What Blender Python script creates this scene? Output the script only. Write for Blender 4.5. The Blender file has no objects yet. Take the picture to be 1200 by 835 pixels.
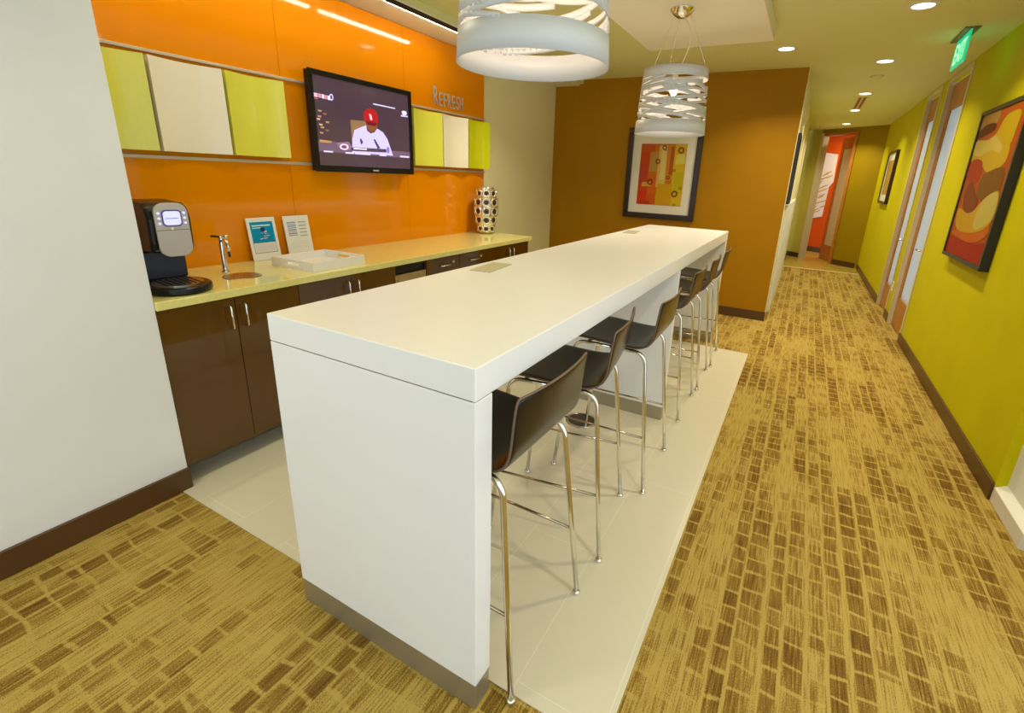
import bpy, bmesh, math, random
from mathutils import Vector, Matrix
R = math.radians
C = bpy.context.scene.collection
scn = bpy.context.scene

# ------------------------------------------------------------------ materials
def lin(c):
    return tuple(((v/255)/12.92 if v/255 <= .04045 else (((v/255)+.055)/1.055)**2.4) for v in c)
def mat(name, col, rough=.5, metal=0, spec=.5, coat=0, emit=None, es=0, noise=None, trans=0, alpha=1, bump=None):
    """col = linear rgb"""
    m = bpy.data.materials.new(name); m.use_nodes = True
    nt = m.node_tree; b = nt.nodes['Principled BSDF']
    b.inputs['Base Color'].default_value = (*col, 1)
    b.inputs['Roughness'].default_value = rough
    b.inputs['Metallic'].default_value = metal
    b.inputs['Specular IOR Level'].default_value = spec
    b.inputs['Coat Weight'].default_value = coat
    b.inputs['Transmission Weight'].default_value = trans
    b.inputs['Alpha'].default_value = alpha
    if emit:
        b.inputs['Emission Color'].default_value = (*emit, 1); b.inputs['Emission Strength'].default_value = es
    if noise:                                   # (scale, amount) faint procedural colour variation
        n = nt.nodes.new('ShaderNodeTexNoise'); n.inputs['Scale'].default_value = noise[0]
        n.inputs['Detail'].default_value = 4
        tc = nt.nodes.new('ShaderNodeTexCoord'); nt.links.new(tc.outputs['Object'], n.inputs['Vector'])
        r = nt.nodes.new('ShaderNodeValToRGB')
        a = noise[1]
        r.color_ramp.elements[0].position = .3; r.color_ramp.elements[1].position = .7
        r.color_ramp.elements[0].color = (*[max(0, v*(1-a)) for v in col], 1)
        r.color_ramp.elements[1].color = (*[min(1, v*(1+a)) for v in col], 1)
        nt.links.new(n.outputs['Fac'], r.inputs['Fac']); nt.links.new(r.outputs['Color'], b.inputs['Base Color'])
    if bump:
        n = nt.nodes.new('ShaderNodeTexNoise'); n.inputs['Scale'].default_value = bump[0]
        tc = nt.nodes.new('ShaderNodeTexCoord'); nt.links.new(tc.outputs['Object'], n.inputs['Vector'])
        bp = nt.nodes.new('ShaderNodeBump'); bp.inputs['Strength'].default_value = bump[1]; bp.inputs['Distance'].default_value = .002
        nt.links.new(n.outputs['Fac'], bp.inputs['Height']); nt.links.new(bp.outputs['Normal'], b.inputs['Normal'])
    return m
M = {}
M['white_wall'] = mat('white_paint', (.77, .77, .74), .6, spec=.25, noise=(2, .02), bump=(300, .15))
M['cream_wall'] = mat('cream_paint', (.80, .77, .48), .55, spec=.25, noise=(2, .02))
M['lime_wall'] = mat('lime_paint', (.54, .49, .0005), .6, spec=.12, noise=(3, .04), bump=(250, .2))
M['brown_wall'] = mat('ochre_brown_paint', (.37, .175, .0005), .55, spec=.15, noise=(3, .05), bump=(250, .2))
M['ceiling'] = mat('ceiling_paint', (.74, .74, .36), .8, spec=.2)
M['cloud'] = mat('ceiling_panel_paint', (.84, .80, .66), .7, spec=.2)
M['base_brown'] = mat('brown_rubber_base', (.085, .037, .010), .35)
M['base_white'] = mat('white_base_paint', (.72, .70, .62), .4)
M['orange_glass'] = mat('orange_back_painted_glass', (.80, .262, .0003), .07, spec=.5)
M['seam'] = mat('panel_seam', (.5, .2, .02), .4)
M['alu'] = mat('brushed_aluminium', (.62, .55, .44), .35, metal=.35)
M['chrome'] = mat('chrome', (.78, .76, .70), .09, metal=1)
M['kick'] = mat('polished_kick_steel', (.42, .38, .28), .42, metal=.75)
M['bar'] = mat('dark_chrome', (.42, .36, .26), .15, metal=1)
M['steel'] = mat('brushed_steel', (.52, .46, .34), .28, metal=1, noise=(40, .1))
M['island'] = mat('white_solid_surface', (.80, .80, .78), .33, noise=(3, .01))
M['tile_slab'] = None
M['cab'] = mat('gloss_brown_laminate', (.085, .032, .001), .06, spec=.6, coat=.3)
M['cab_dark'] = mat('dark_brown_carcass', (.02, .008, .003), .4)
M['quartz'] = mat('cream_quartz', (.75, .70, .25), .09, spec=.55, noise=(60, .06), coat=.3)
M['lime_door'] = mat('lime_gloss_door', (.74, .74, .09), .16)
M['lime_door2'] = mat('lime_gloss_door_green', (.60, .64, .01), .16)
M['white_door'] = mat('ivory_gloss_door', (.86, .81, .66), .16)
M['door_edge'] = mat('cabinet_body_bronze', (.17, .12, .04), .5)
M['black'] = mat('black_plastic', (.005, .005, .006), .28, spec=.35)
M['black_satin'] = mat('black_satin', (.010, .008, .007), .35)
M['navy'] = mat('blue_black_plastic', (.010, .014, .035), .3)
M['silver'] = mat('silver_plastic', (.50, .47, .42), .35, metal=.35)
M['espresso'] = mat('espresso_veneer', (.007, .005, .004), .24, spec=.42, noise=(30, .25))
M['ply_edge'] = mat('plywood_edge', (.14, .085, .055), .45)
M['rubber'] = mat('dark_rubber', (.02, .02, .02), .6)
M['shade'] = mat('white_lacquered_shade', (.58, .59, .58), .45)
M['bulb'] = mat('lit_bulb', (1, .9, .7), .4, emit=(1, .82, .62), es=2.5)
M['lens'] = mat('lit_lens', (1, 1, 1), .4, emit=(1, .93, .75), es=6)
M['tube'] = mat('lit_fluorescent_tube', (1, 1, 1), .4, emit=(1, .90, .70), es=20)
M['cord'] = mat('white_cord', (.75, .68, .5), .5)
M['frame_dark'] = mat('dark_brown_frame', (.020, .009, .005), .25)
M['mat_board'] = mat('white_mat_board', (.74, .72, .62), .7)
M['wood'] = mat('orange_brown_wood', (.42, .155, .018), .35, noise=(12, .15))
M['casing'] = mat('cream_metal_casing', (.62, .54, .36), .4)
M['frost'] = mat('frosted_glass', (.62, .68, .72), .12, trans=0)
M['red_wall'] = mat('red_orange_paint', (.62, .085, .001), .6, spec=.15)
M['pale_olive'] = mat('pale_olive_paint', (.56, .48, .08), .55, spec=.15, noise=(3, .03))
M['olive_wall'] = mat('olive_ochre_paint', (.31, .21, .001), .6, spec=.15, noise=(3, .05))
M['plate'] = mat('beige_cover_plate', (.50, .47, .30), .35)
M['paper'] = mat('white_paper', (.78, .77, .74), .6)
M['tray'] = mat('white_tray_lacquer', (.82, .80, .76), .35)
M['red_slot'] = mat('terracotta_slot', (.28, .07, .015), .5)
M['vase'] = mat('silver_glazed_ceramic', (.80, .76, .66), .13, metal=.85)
M['dark_hole'] = mat('dark_hollow', (.03, .022, .012), .5)
M['exit_green'] = mat('lit_green_acrylic', (.0, .35, .16), .3, emit=(.0, .62, .26), es=.65)
M['exit_text'] = mat('lit_pale_letters', (.5, 1, .7), .3, emit=(.45, 1, .62), es=1.1)
M['lcd'] = mat('lit_lavender_display', (.3, .3, .6), .2, emit=(.50, .52, .95), es=1.0)
M['lcd_dark'] = mat('violet_bezel', (.10, .08, .25), .3)
M['hall_floor'] = mat('tan_hall_floor', (.42, .30, .05), .25, noise=(6, .08))
M['threshold'] = mat('pale_threshold', (.66, .58, .30), .35)

def translucent_glass():
    m = bpy.data.materials.new('frosted_translucent_glass'); m.use_nodes = True
    nt = m.node_tree; out = nt.nodes['Material Output']; p = nt.nodes['Principled BSDF']
    p.inputs['Base Color'].default_value = (.66, .70, .72, 1); p.inputs['Roughness'].default_value = .15
    t = nt.nodes.new('ShaderNodeBsdfTranslucent'); t.inputs['Color'].default_value = (.72, .76, .76, 1)
    mx = nt.nodes.new('ShaderNodeMixShader'); mx.inputs[0].default_value = .55
    nt.links.new(p.outputs[0], mx.inputs[1]); nt.links.new(t.outputs[0], mx.inputs[2]); nt.links.new(mx.outputs[0], out.inputs[0])
    return m
M['frost'] = translucent_glass()

def tile_material():
    m = bpy.data.materials.new('large_cream_floor_tile'); m.use_nodes = True
    nt = m.node_tree; b = nt.nodes['Principled BSDF']; L = nt.links.new
    tc = nt.nodes.new('ShaderNodeTexCoord'); mp = nt.nodes.new('ShaderNodeMapping')
    mp.inputs['Location'].default_value = (-.045, .22, 0); mp.inputs['Rotation'].default_value = (0, 0, R(90))
    br = nt.nodes.new('ShaderNodeTexBrick'); br.offset = .5; br.squash = 1
    br.inputs['Scale'].default_value = 1; br.inputs['Brick Width'].default_value = 1.2; br.inputs['Row Height'].default_value = .28
    br.inputs['Mortar Size'].default_value = .0022; br.inputs['Mortar Smooth'].default_value = .4
    br.inputs['Color1'].default_value = (.61, .57, .43, 1); br.inputs['Color2'].default_value = (.615, .575, .44, 1)
    br.inputs['Mortar'].default_value = (.68, .65, .52, 1)
    L(tc.outputs['Object'], mp.inputs['Vector']); L(mp.outputs['Vector'], br.inputs['Vector']); L(br.outputs['Color'], b.inputs['Base Color'])
    b.inputs['Roughness'].default_value = .22; b.inputs['Specular IOR Level'].default_value = .4
    return m
M['tile'] = tile_material()

def carpet_material():
    m = bpy.data.materials.new('patterned_carpet'); m.use_nodes = True
    nt = m.node_tree; b = nt.nodes['Principled BSDF']; N = nt.nodes.new; L = nt.links.new
    tc = N('ShaderNodeTexCoord')
    sep = N('ShaderNodeSeparateXYZ'); L(tc.outputs['Object'], sep.inputs[0])
    def math_(op, a, b_=None, c_=None):
        n = N('ShaderNodeMath'); n.operation = op
        for i, v in enumerate((a, b_, c_)):
            if v is None: continue
            if isinstance(v, (int, float)): n.inputs[i].default_value = v
            else: L(v, n.inputs[i])
        return n.outputs[0]
    def comb(x, y, z=0):
        n = N('ShaderNodeCombineXYZ')
        for i, v in enumerate((x, y, z)):
            if isinstance(v, (int, float)): n.inputs[i].default_value = v
            else: L(v, n.inputs[i])
        return n.outputs[0]
    X, Y = sep.outputs[0], sep.outputs[1]
    # slight wobble so that the grid is hand-woven
    nz = N('ShaderNodeTexNoise'); nz.inputs['Scale'].default_value = 1.0; L(comb(math_('MULTIPLY', X, 9), math_('MULTIPLY', Y, .12)), nz.inputs['Vector'])
    wob = math_('MULTIPLY', math_('SUBTRACT', nz.outputs['Fac'], .5), .075)
    nz2 = N('ShaderNodeTexNoise'); nz2.inputs['Scale'].default_value = 1.0; L(comb(math_('MULTIPLY', X, 4), math_('MULTIPLY', Y, 7)), nz2.inputs['Vector'])
    wob2 = math_('MULTIPLY', math_('SUBTRACT', nz2.outputs['Fac'], .5), .07)
    xs = math_('DIVIDE', math_('ADD', X, wob), .070)           # columns
    ci = math_('FLOOR', xs); cf = math_('FRACT', xs)
    wn1 = N('ShaderNodeTexWhiteNoise'); wn1.noise_dimensions = '1D'; L(ci, wn1.inputs['W'])
    ys = math_('ADD', math_('DIVIDE', math_('ADD', Y, wob2), .088), math_('MULTIPLY', math_('FLOOR', math_('MULTIPLY', wn1.outputs['Value'], 1.7)), .5))
    ri = math_('FLOOR', ys); rf = math_('FRACT', ys)
    wn2 = N('ShaderNodeTexWhiteNoise'); wn2.noise_dimensions = '3D'; L(comb(ci, ri), wn2.inputs['Vector'])
    # low-frequency patches, blocky along both directions
    px = math_('ADD', ci, .5); py = math_('FLOOR', math_('DIVIDE', Y, .55))
    wn3 = N('ShaderNodeTexWhiteNoise'); wn3.noise_dimensions = '3D'; L(comb(px, py, 7.3), wn3.inputs['Vector'])
    n4 = N('ShaderNodeTexNoise'); n4.inputs['Scale'].default_value = 1.0; n4.inputs['Detail'].default_value = 3; L(comb(math_('MULTIPLY', X, 5.5), math_('MULTIPLY', Y, 1.6)), n4.inputs['Vector'])
    dark = math_('ADD', math_('MULTIPLY', wn2.outputs['Value'], .30), math_('ADD', math_('MULTIPLY', wn3.outputs['Value'], .45), math_('MULTIPLY', n4.outputs['Fac'], 1.5)))
    cell = N('ShaderNodeMapRange'); cell.inputs['From Min'].default_value = .80; cell.inputs['From Max'].default_value = 1.50; L(dark, cell.inputs['Value'])
    # light lines between cells
    def line(f, w):
        d = math_('ABSOLUTE', math_('SUBTRACT', f, .5))
        mr = N('ShaderNodeMapRange'); mr.inputs['From Min'].default_value = .5-w*1.5; mr.inputs['From Max'].default_value = .5-w*.5; L(d, mr.inputs['Value'])
        return mr.outputs[0]
    ln = math_('MAXIMUM', line(cf, .10), line(rf, .07))
    inside = math_('MULTIPLY', cell.outputs[0], math_('SUBTRACT', 1, ln))
    # fine stripes along y
    st = N('ShaderNodeTexNoise'); st.inputs['Scale'].default_value = 1; st.inputs['Detail'].default_value = 3
    L(comb(math_('MULTIPLY', X, 170), math_('MULTIPLY', Y, 7)), st.inputs['Vector'])
    fz = N('ShaderNodeTexNoise'); fz.inputs['Scale'].default_value = 260; fz.inputs['Detail'].default_value = 2; L(tc.outputs['Object'], fz.inputs['Vector'])
    stripe = math_('MULTIPLY', math_('SUBTRACT', st.outputs['Fac'], .5), 1.7)
    fuzz = math_('MULTIPLY', math_('SUBTRACT', fz.outputs['Fac'], .5), 1.3)
    f = math_('ADD', math_('MULTIPLY', inside, .66), math_('ADD', stripe, fuzz))
    rp = N('ShaderNodeValToRGB'); L(f, rp.inputs['Fac'])
    e = rp.color_ramp.elements
    e[0].position = 0; e[0].color = (.41, .295, .072, 1)
    e[1].position = 1; e[1].color = (.080, .036, .007, 1)
    k = e.new(.36); k.color = (.235, .138, .024, 1)
    L(rp.outputs['Color'], b.inputs['Base Color'])
    b.inputs['Roughness'].default_value = .95; b.inputs['Specular IOR Level'].default_value = .1
    bp = N('ShaderNodeBump'); bp.inputs['Strength'].default_value = .4; bp.inputs['Distance'].default_value = .003
    L(fz.outputs['Fac'], bp.inputs['Height']); L(bp.outputs['Normal'], b.inputs['Normal'])
    return m
M['carpet'] = carpet_material()

_flat = {}
def flat(c, emit=0, rough=.5):
    key = (c, emit, rough)
    if key not in _flat:
        l = lin(c)
        _flat[key] = mat('print_%d_%d_%d' % c, l, rough, spec=.5 if emit else .15, emit=l if emit else None, es=emit)
    return _flat[key]

# ------------------------------------------------------------------ mesh builder
class MB:
    def __init__(s): s.bm = bmesh.new(); s.mats = []
    def mi(s, m):
        if m is None: return 0
        if m not in s.mats: s.mats.append(m)
        return s.mats.index(m)
    def box(s, a, b, m=None):
        i = s.mi(m)
        v = [s.bm.verts.new((x, y, z)) for z in (a[2], b[2]) for y in (a[1], b[1]) for x in (a[0], b[0])]
        for f in ((0, 2, 3, 1), (4, 5, 7, 6), (0, 1, 5, 4), (2, 6, 7, 3), (0, 4, 6, 2), (1, 3, 7, 5)):
            s.bm.faces.new([v[k] for k in f]).material_index = i
        return s
    def prism(s, pts, vec, m=None):
        """pts closed 3-D polygon, extruded by vec"""
        i = s.mi(m); vec = Vector(vec)
        a = [s.bm.verts.new(p) for p in pts]; b = [s.bm.verts.new(Vector(p)+vec) for p in pts]
        n = len(pts)
        s.bm.faces.new(a[::-1]).material_index = i; s.bm.faces.new(b).material_index = i
        for k in range(n):
            s.bm.faces.new((a[k], a[(k+1) % n], b[(k+1) % n], b[k])).material_index = i
        return s
    def poly(s, pts, m=None):
        f = s.bm.faces.new([s.bm.verts.new(p) for p in pts]); f.material_index = s.mi(m); return s
    def tube(s, pts, r, n=12, m=None, caps=True):
        i = s.mi(m); pts = [Vector(p) for p in pts]; rings = []
        up = None
        for k, p in enumerate(pts):
            d = (pts[min(k+1, len(pts)-1)]-pts[max(k-1, 0)]).normalized()
            if up is None:
                up = Vector((0, 0, 1)) if abs(d.z) < .9 else Vector((1, 0, 0))
            a = d.cross(up).normalized(); up = a.cross(d).normalized()
            rr = r[k] if isinstance(r, (list, tuple)) else r
            rings.append([s.bm.verts.new(p+(a*math.cos(t)+up*math.sin(t))*rr) for t in [2*math.pi*j/n for j in range(n)]])
        for A, B in zip(rings, rings[1:]):
            for j in range(n):
                f = s.bm.faces.new((A[j], A[(j+1) % n], B[(j+1) % n], B[j])); f.material_index = i; f.smooth = True
        if caps:
            s.bm.faces.new(rings[0][::-1]).material_index = i; s.bm.faces.new(rings[-1]).material_index = i
        return s
    def lathe(s, prof, c=(0, 0, 0), n=32, m=None, close=False):
        """prof = [(radius, z)...]"""
        i = s.mi(m); rings = []
        for r, z in prof:
            rings.append([s.bm.verts.new((c[0]+r*math.cos(2*math.pi*j/n), c[1]+r*math.sin(2*math.pi*j/n), c[2]+z)) for j in range(n)])
        if close: rings.append(rings[0])
        for A, B in zip(rings, rings[1:]):
            for j in range(n):
                f = s.bm.faces.new((A[j], A[(j+1) % n], B[(j+1) % n], B[j])); f.material_index = i; f.smooth = True
        if not close:
            if prof[0][0] > 1e-5: s.bm.faces.new(rings[0][::-1]).material_index = i
            if prof[-1][0] > 1e-5: s.bm.faces.new(rings[-1]).material_index = i
        return s
    def build(s, name, m=None, parent=None, bevel=0, seg=2, smooth_angle=None, solid=None, weld=False):
        if weld: bmesh.ops.remove_doubles(s.bm, verts=s.bm.verts, dist=1e-5)
        bmesh.ops.recalc_face_normals(s.bm, faces=s.bm.faces)
        me = bpy.data.meshes.new(name); s.bm.to_mesh(me); s.bm.free()
        for x in ([m] if m else s.mats): me.materials.append(x)
        o = bpy.data.objects.new(name, me); C.objects.link(o)
        if parent is not None: o.parent = parent
        if solid:
            md = o.modifiers.new('solid', 'SOLIDIFY'); md.thickness = solid; md.offset = 0
        if bevel:
            md = o.modifiers.new('bevel', 'BEVEL'); md.width = bevel; md.segments = seg; md.limit_method = 'ANGLE'; md.angle_limit = R(40)
            md.harden_normals = False
        return o
def box(name, a, b, m, parent=None, bevel=0):
    return MB().box(a, b).build(name, m, parent, bevel)
def tag(o, label, cat, group=None):
    o['label'] = label; o['category'] = cat
    if group: o['group'] = group
    return o
def thing(name, label, cat, loc=(0, 0, 0), rz=0, group=None):
    o = bpy.data.objects.new(name, None); C.objects.link(o)
    o.empty_display_size = .1
    o.location = loc; o.rotation_euler = (0, 0, rz)
    return tag(o, label, cat, group)
def struct(o): o['kind'] = 'structure'; return o
def sbox(name, a, b, m, bevel=0): return struct(box(name, a, b, m, None, bevel))
def copy_tree(o, parent=None):
    c = o.copy(); C.objects.link(c)
    if parent is not None: c.parent = parent
    for ch in list(o.children): copy_tree(ch, c)
    return c
def arc(cx, cz, r, a0, a1, n):
    return [(cx+r*math.cos(R(a0+(a1-a0)*k/n)), cz+r*math.sin(R(a0+(a1-a0)*k/n))) for k in range(n+1)]

CEIL = 2.62
# ------------------------------------------------------------------ SETTING
sbox('floor', (-2.55, -3.2, -.10), (1.95, 9.29, 0), M['carpet'])
sbox('floor_tiles', (-1.95, -.085, .0005), (.357, 3.535, .004), M['tile']).name = 'floor'
sbox('floor', (-.6, 9.33, -.10), (2.6, 13.6, 0.0), M['hall_floor'])
sbox('trim_1', (.39, 9.27, -.02), (1.67, 9.335, .008), M['threshold'])
sbox('ceiling', (-2.55, -3.2, CEIL), (1.95, 13.6, CEIL+.1), M['ceiling'])
# dropped ceiling panel above the island and soffit above the counter
sbox('trim_2', (-.78, -.35, 2.515), (.165, 3.32, CEIL), M['cloud'])
sbox('trim_3', (-2.44, -.04, 2.558), (-2.10, 4.84, CEIL), M['cloud'])
sbox('trim_7', (-2.0995, -.04, 2.5755), (-2.046, 4.84, CEIL), M['ceiling'])

sbox('wall_left', (-2.55, -3.2, 0), (-1.765, -.045, CEIL), M['white_wall'])
sbox('baseboard_left', (-1.765, -3.2, 0), (-1.752, -.040, .109), M['base_brown'], .003)
sbox('wall_kitchen', (-2.55, -.045, 0), (-2.425, 4.84, CEIL), M['cream_wall'])
sbox('wall_back', (-2.55, 4.84, 0), (.385, 4.96, CEIL), M['brown_wall'])
sbox('baseboard_back', (-2.42, 4.828, 0), (.392, 4.84, .107), M['base_brown'], .003)
sbox('wall_hall', (.10, 4.96, 0), (.385, 11.05, CEIL), M['cream_wall'])
sbox('wall_hall', (.3851, 4.842, 0), (.390, 4.96, CEIL), M['cream_wall'])
sbox('trim_4', (.385, 5.30, 0), (.410, 9.0, 1.28), M['white_wall'], .004)
sbox('baseboard_hall', (.385, 9.02, 0), (.397, 11.03, .107), M['base_brown'])
# right wall with two door openings
def wr(y0, y1, z0=0, z1=CEIL): return sbox('wall_right', (1.67, y0, z0), (1.79, y1, z1), M['lime_wall'])
wr(1.94, 4.88); wr(5.68, 6.03); wr(6.75, 10.04); wr(4.88, 5.68, 2.57); wr(6.03, 6.75, 2.57)
sbox('baseboard_right', (1.658, 1.94, 0), (1.67, 4.878, .10), M['base_brown'], .003)
sbox('baseboard_right', (1.658, 5.70, 0), (1.67, 6.01, .10), M['base_brown'], .003)
sbox('baseboard_right', (1.658, 6.77, 0), (1.67, 10.03, .10), M['base_brown'], .003)
# white wall stepping back nearer the camera, with a deep white base
sbox('wall_near', (1.715, .95, 0), (1.83, 1.94, CEIL), M['white_wall'])
mb = MB(); mb.prism([(1.668, 1.55, 0), (1.715, 1.55, 0), (1.715, 1.55, .105), (1.668, 1.55, .08)], (0, .388, 0))
struct(mb.build('baseboard_near', M['base_white'], None, .003))

# orange back-painted glass panels (three bays, joint gaps) on the kitchen wall
k = 0
for z0, z1 in ((.87, 1.497), (1.497, 1.998), (1.998, 2.556)):
    for y0, y1 in ((-.04, 1.088), (1.091, 2.153), (2.156, 3.255)):
        sbox('wall_kitchen', (-2.4245, y0, z0), (-2.402, y1, z1-.0015), M['orange_glass'])
sbox('trim_5', (-2.402, -.04, 1.492), (-2.388, 3.255, 1.510), M['alu'], .002)
sbox('trim_6', (-2.402, -.04, 1.990), (-2.388, 3.255, 2.006), M['alu'], .002)

# end wall of the hall, set at an angle, with an open doorway to a red room
EA = Vector((.33, 11.15, 0)); EB = Vector((1.68, 10.035, 0)); ED = (EB-EA).normalized(); EN = Vector((-ED.y, ED.x, 0))
def E(s, d, z): p = EA+ED*s+EN*d; return (p.x, p.y, z)
def ebox(name, s0, s1, d0, d1, z0, z1, m, parent=None):
    return MB().prism([E(s0, d0, z0), E(s1, d0, z0), E(s1, d1, z0), E(s0, d1, z0)], (0, 0, z1-z0)).build(name, m, parent)
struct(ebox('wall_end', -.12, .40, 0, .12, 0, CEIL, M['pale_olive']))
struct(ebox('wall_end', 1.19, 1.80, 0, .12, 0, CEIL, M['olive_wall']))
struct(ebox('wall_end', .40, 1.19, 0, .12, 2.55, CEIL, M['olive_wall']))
struct(ebox('baseboard_end', 0, .39, -.012, 0, 0, .1, M['base_brown']))
struct(ebox('baseboard_end', 1.20, 1.68, -.012, 0, 0, .1, M['base_brown']))
d3 = bpy.data.objects.new('door_3', None); C.objects.link(d3); struct(d3)
ebox('door_frame', .40, .46, -.02, .13, 0, 2.55, M['casing'], d3)
ebox('door_frame', 1.13, 1.19, -.02, .13, 0, 2.55, M['wood'], d3)
ebox('door_frame', .46, 1.13, -.02, .13, 2.50, 2.55, M['wood'], d3)
# open leaf with a tall glass pane
h0 = Vector(E(1.125, .14, 0)); h1 = Vector(E(.56, .50, 0)); ld = (h1-h0).normalized(); ln_ = Vector((-ld.y, ld.x, 0))*.04; LW = .70
def leafbox(a, b, z0, z1, m, name, th=1.0, parent=d3):
    o0 = ln_*(.5-.5*th); t = ln_*th
    p = [h0+ld*a+o0, h0+ld*b+o0, h0+ld*b+o0+t, h0+ld*a+o0+t]
    return MB().prism([(q.x, q.y, z0) for q in p], (0, 0, z1-z0)).build(name, m, parent)
leafbox(0, .12, .01, 2.48, M['wood'], 'door_stile'); leafbox(LW-.12, LW, .01, 2.48, M['wood'], 'door_stile')
leafbox(.12, LW-.12, .01, .32, M['wood'], 'door_rail'); leafbox(.12, LW-.12, 2.26, 2.48, M['wood'], 'door_rail')
leafbox(.12, LW-.12, .32, 2.26, M['casing'], 'door_glass', .3)
# the red room behind it
struct(ebox('wall_red_room', -1.0, 2.6, 1.25, 1.33, 0, CEIL, M['red_wall']))
struct(ebox('baseboard_red_room', -1.0, 2.6, 1.238, 1.25, 0, .12, M['base_brown']))
struct(ebox('wall_red_room', -1.08, -1.0, .0, 1.33, 0, CEIL, M['red_wall']))
struct(ebox('wall_red_room', 2.6, 2.68, .0, 1.33, 0, CEIL, M['red_wall']))

# wood and glass office doors in the right wall
def office_door(name, y0, y1):
    d = bpy.data.objects.new(name, None); C.objects.link(d); struct(d)
    box('door_frame', (1.662, y1, 0), (1.79, y1-.012, 2.57), M['casing'], d)
    box('door_frame', (1.661, y1-.012, 0), (1.669, y1+.030, 2.60), M['casing'], d, .003)
    box('door_frame', (1.661, y0-.035, 0), (1.669, y0+.008, 2.60), M['casing'], d, .003)
    box('door_frame', (1.661, y0+.0085, 2.555), (1.669, y1-.0125, 2.60), M['casing'], d, .003)
    x0, x1 = 1.702, 1.742
    box('door_stile', (x0, y1-.10, .01), (x1, y1-.014, 2.54), M['wood'], d)
    box('door_stile', (x0, y0+.012, .01), (x1, y0+.10, 2.54), M['wood'], d)
    box('door_rail', (x0, y0+.101, .01), (x1, y1-.101, .33), M['wood'], d)
    box('door_rail', (x0, y0+.101, 2.29), (x1, y1-.101, 2.54), M['wood'], d)
    box('door_glass', (x0+.014, y0+.1005, .331), (x1-.014, y1-.1005, 2.289), M['frost'], d)
    mb = MB(); mb.tube([(x0-.0, y0+.055, .93), (x0-.055, y0+.055, .93), (x0-.058, y0+.07, .93), (x0-.058, y0+.17, .93)], .009)
    mb.box((x0-.008, y0+.035, .90), (x0-.001, y0+.075, .96)); mb.build('door_handle', M['chrome'], d)
office_door('door_1', 4.88, 5.68)
office_door('door_2', 6.03, 6.75)

# ------------------------------------------------------------------ ISLAND
isl = thing('island_counter', 'long white solid-surface bar island with a thick top on three slab legs', 'island', (-.377, 1.787, 0))
ox, oy = .377, -1.787                      # world -> local
def ib(name, a, b, m, bev=.002):
    return box(name, (a[0]+ox, a[1]+oy, a[2]), (b[0]+ox, b[1]+oy, b[2]), m, isl, bev)
IX0, IX1, IY0, IY1 = -.754, 0.0, -.177, 3.750
ib('tabletop', (IX0, IY0, .986), (IX1, IY1, 1.07), M['island'], .003)
for a, b in ((IY0, IY0+.071), (1.836, 1.878), (IY1-.071, IY1)):
    ib('slab_leg', (IX0+.001, a, .0955), (IX1-.001, b, .9835), M['island'])
    ib('kick_plate', (IX0+.003, a+.002, .0045 if 0 < a < 3 else .0005), (IX1-.003, b-.002, .095), M['kick'], .001)
    ib('shadow_gap', (IX0+.012, a+.004, .9836), (IX1-.012, b-.004, .9859), M['cab_dark'], 0)
for i, (x, y, l) in enumerate(((-.655, .845, 'beige power outlet cover plate flush in the island top, nearer one'),
                               (-.655, 2.905, 'beige power outlet cover plate flush in the island top, farther one'))):
    t = thing('outlet_plate', l, 'outlet cover', (x, y, 1.0702), R(8), 'outlet plates in the island top')
    box('cover', (-.052, -.118, 0), (.052, .118, .003), M['plate'], t, .001)
    box('hinge_line', (-.046, -.002, .003), (.046, .002, .0036), M['cord'], t)
# floor box between the stools
t = thing('floor_box', 'round dark metal floor box cover set in the cream tiles', 'floor box', (-.44, 1.56, .004))
MB().lathe([(.100, 0), (.100, .004), (.086, .006), (.086, .003)], n=40).build('rim', M['steel'], t)
MB().lathe([(.085, 0), (.085, .0045)], n=40).build('lid', mat('dark_bronze', (.06, .04, .02), .35, metal=.6), t)

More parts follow.
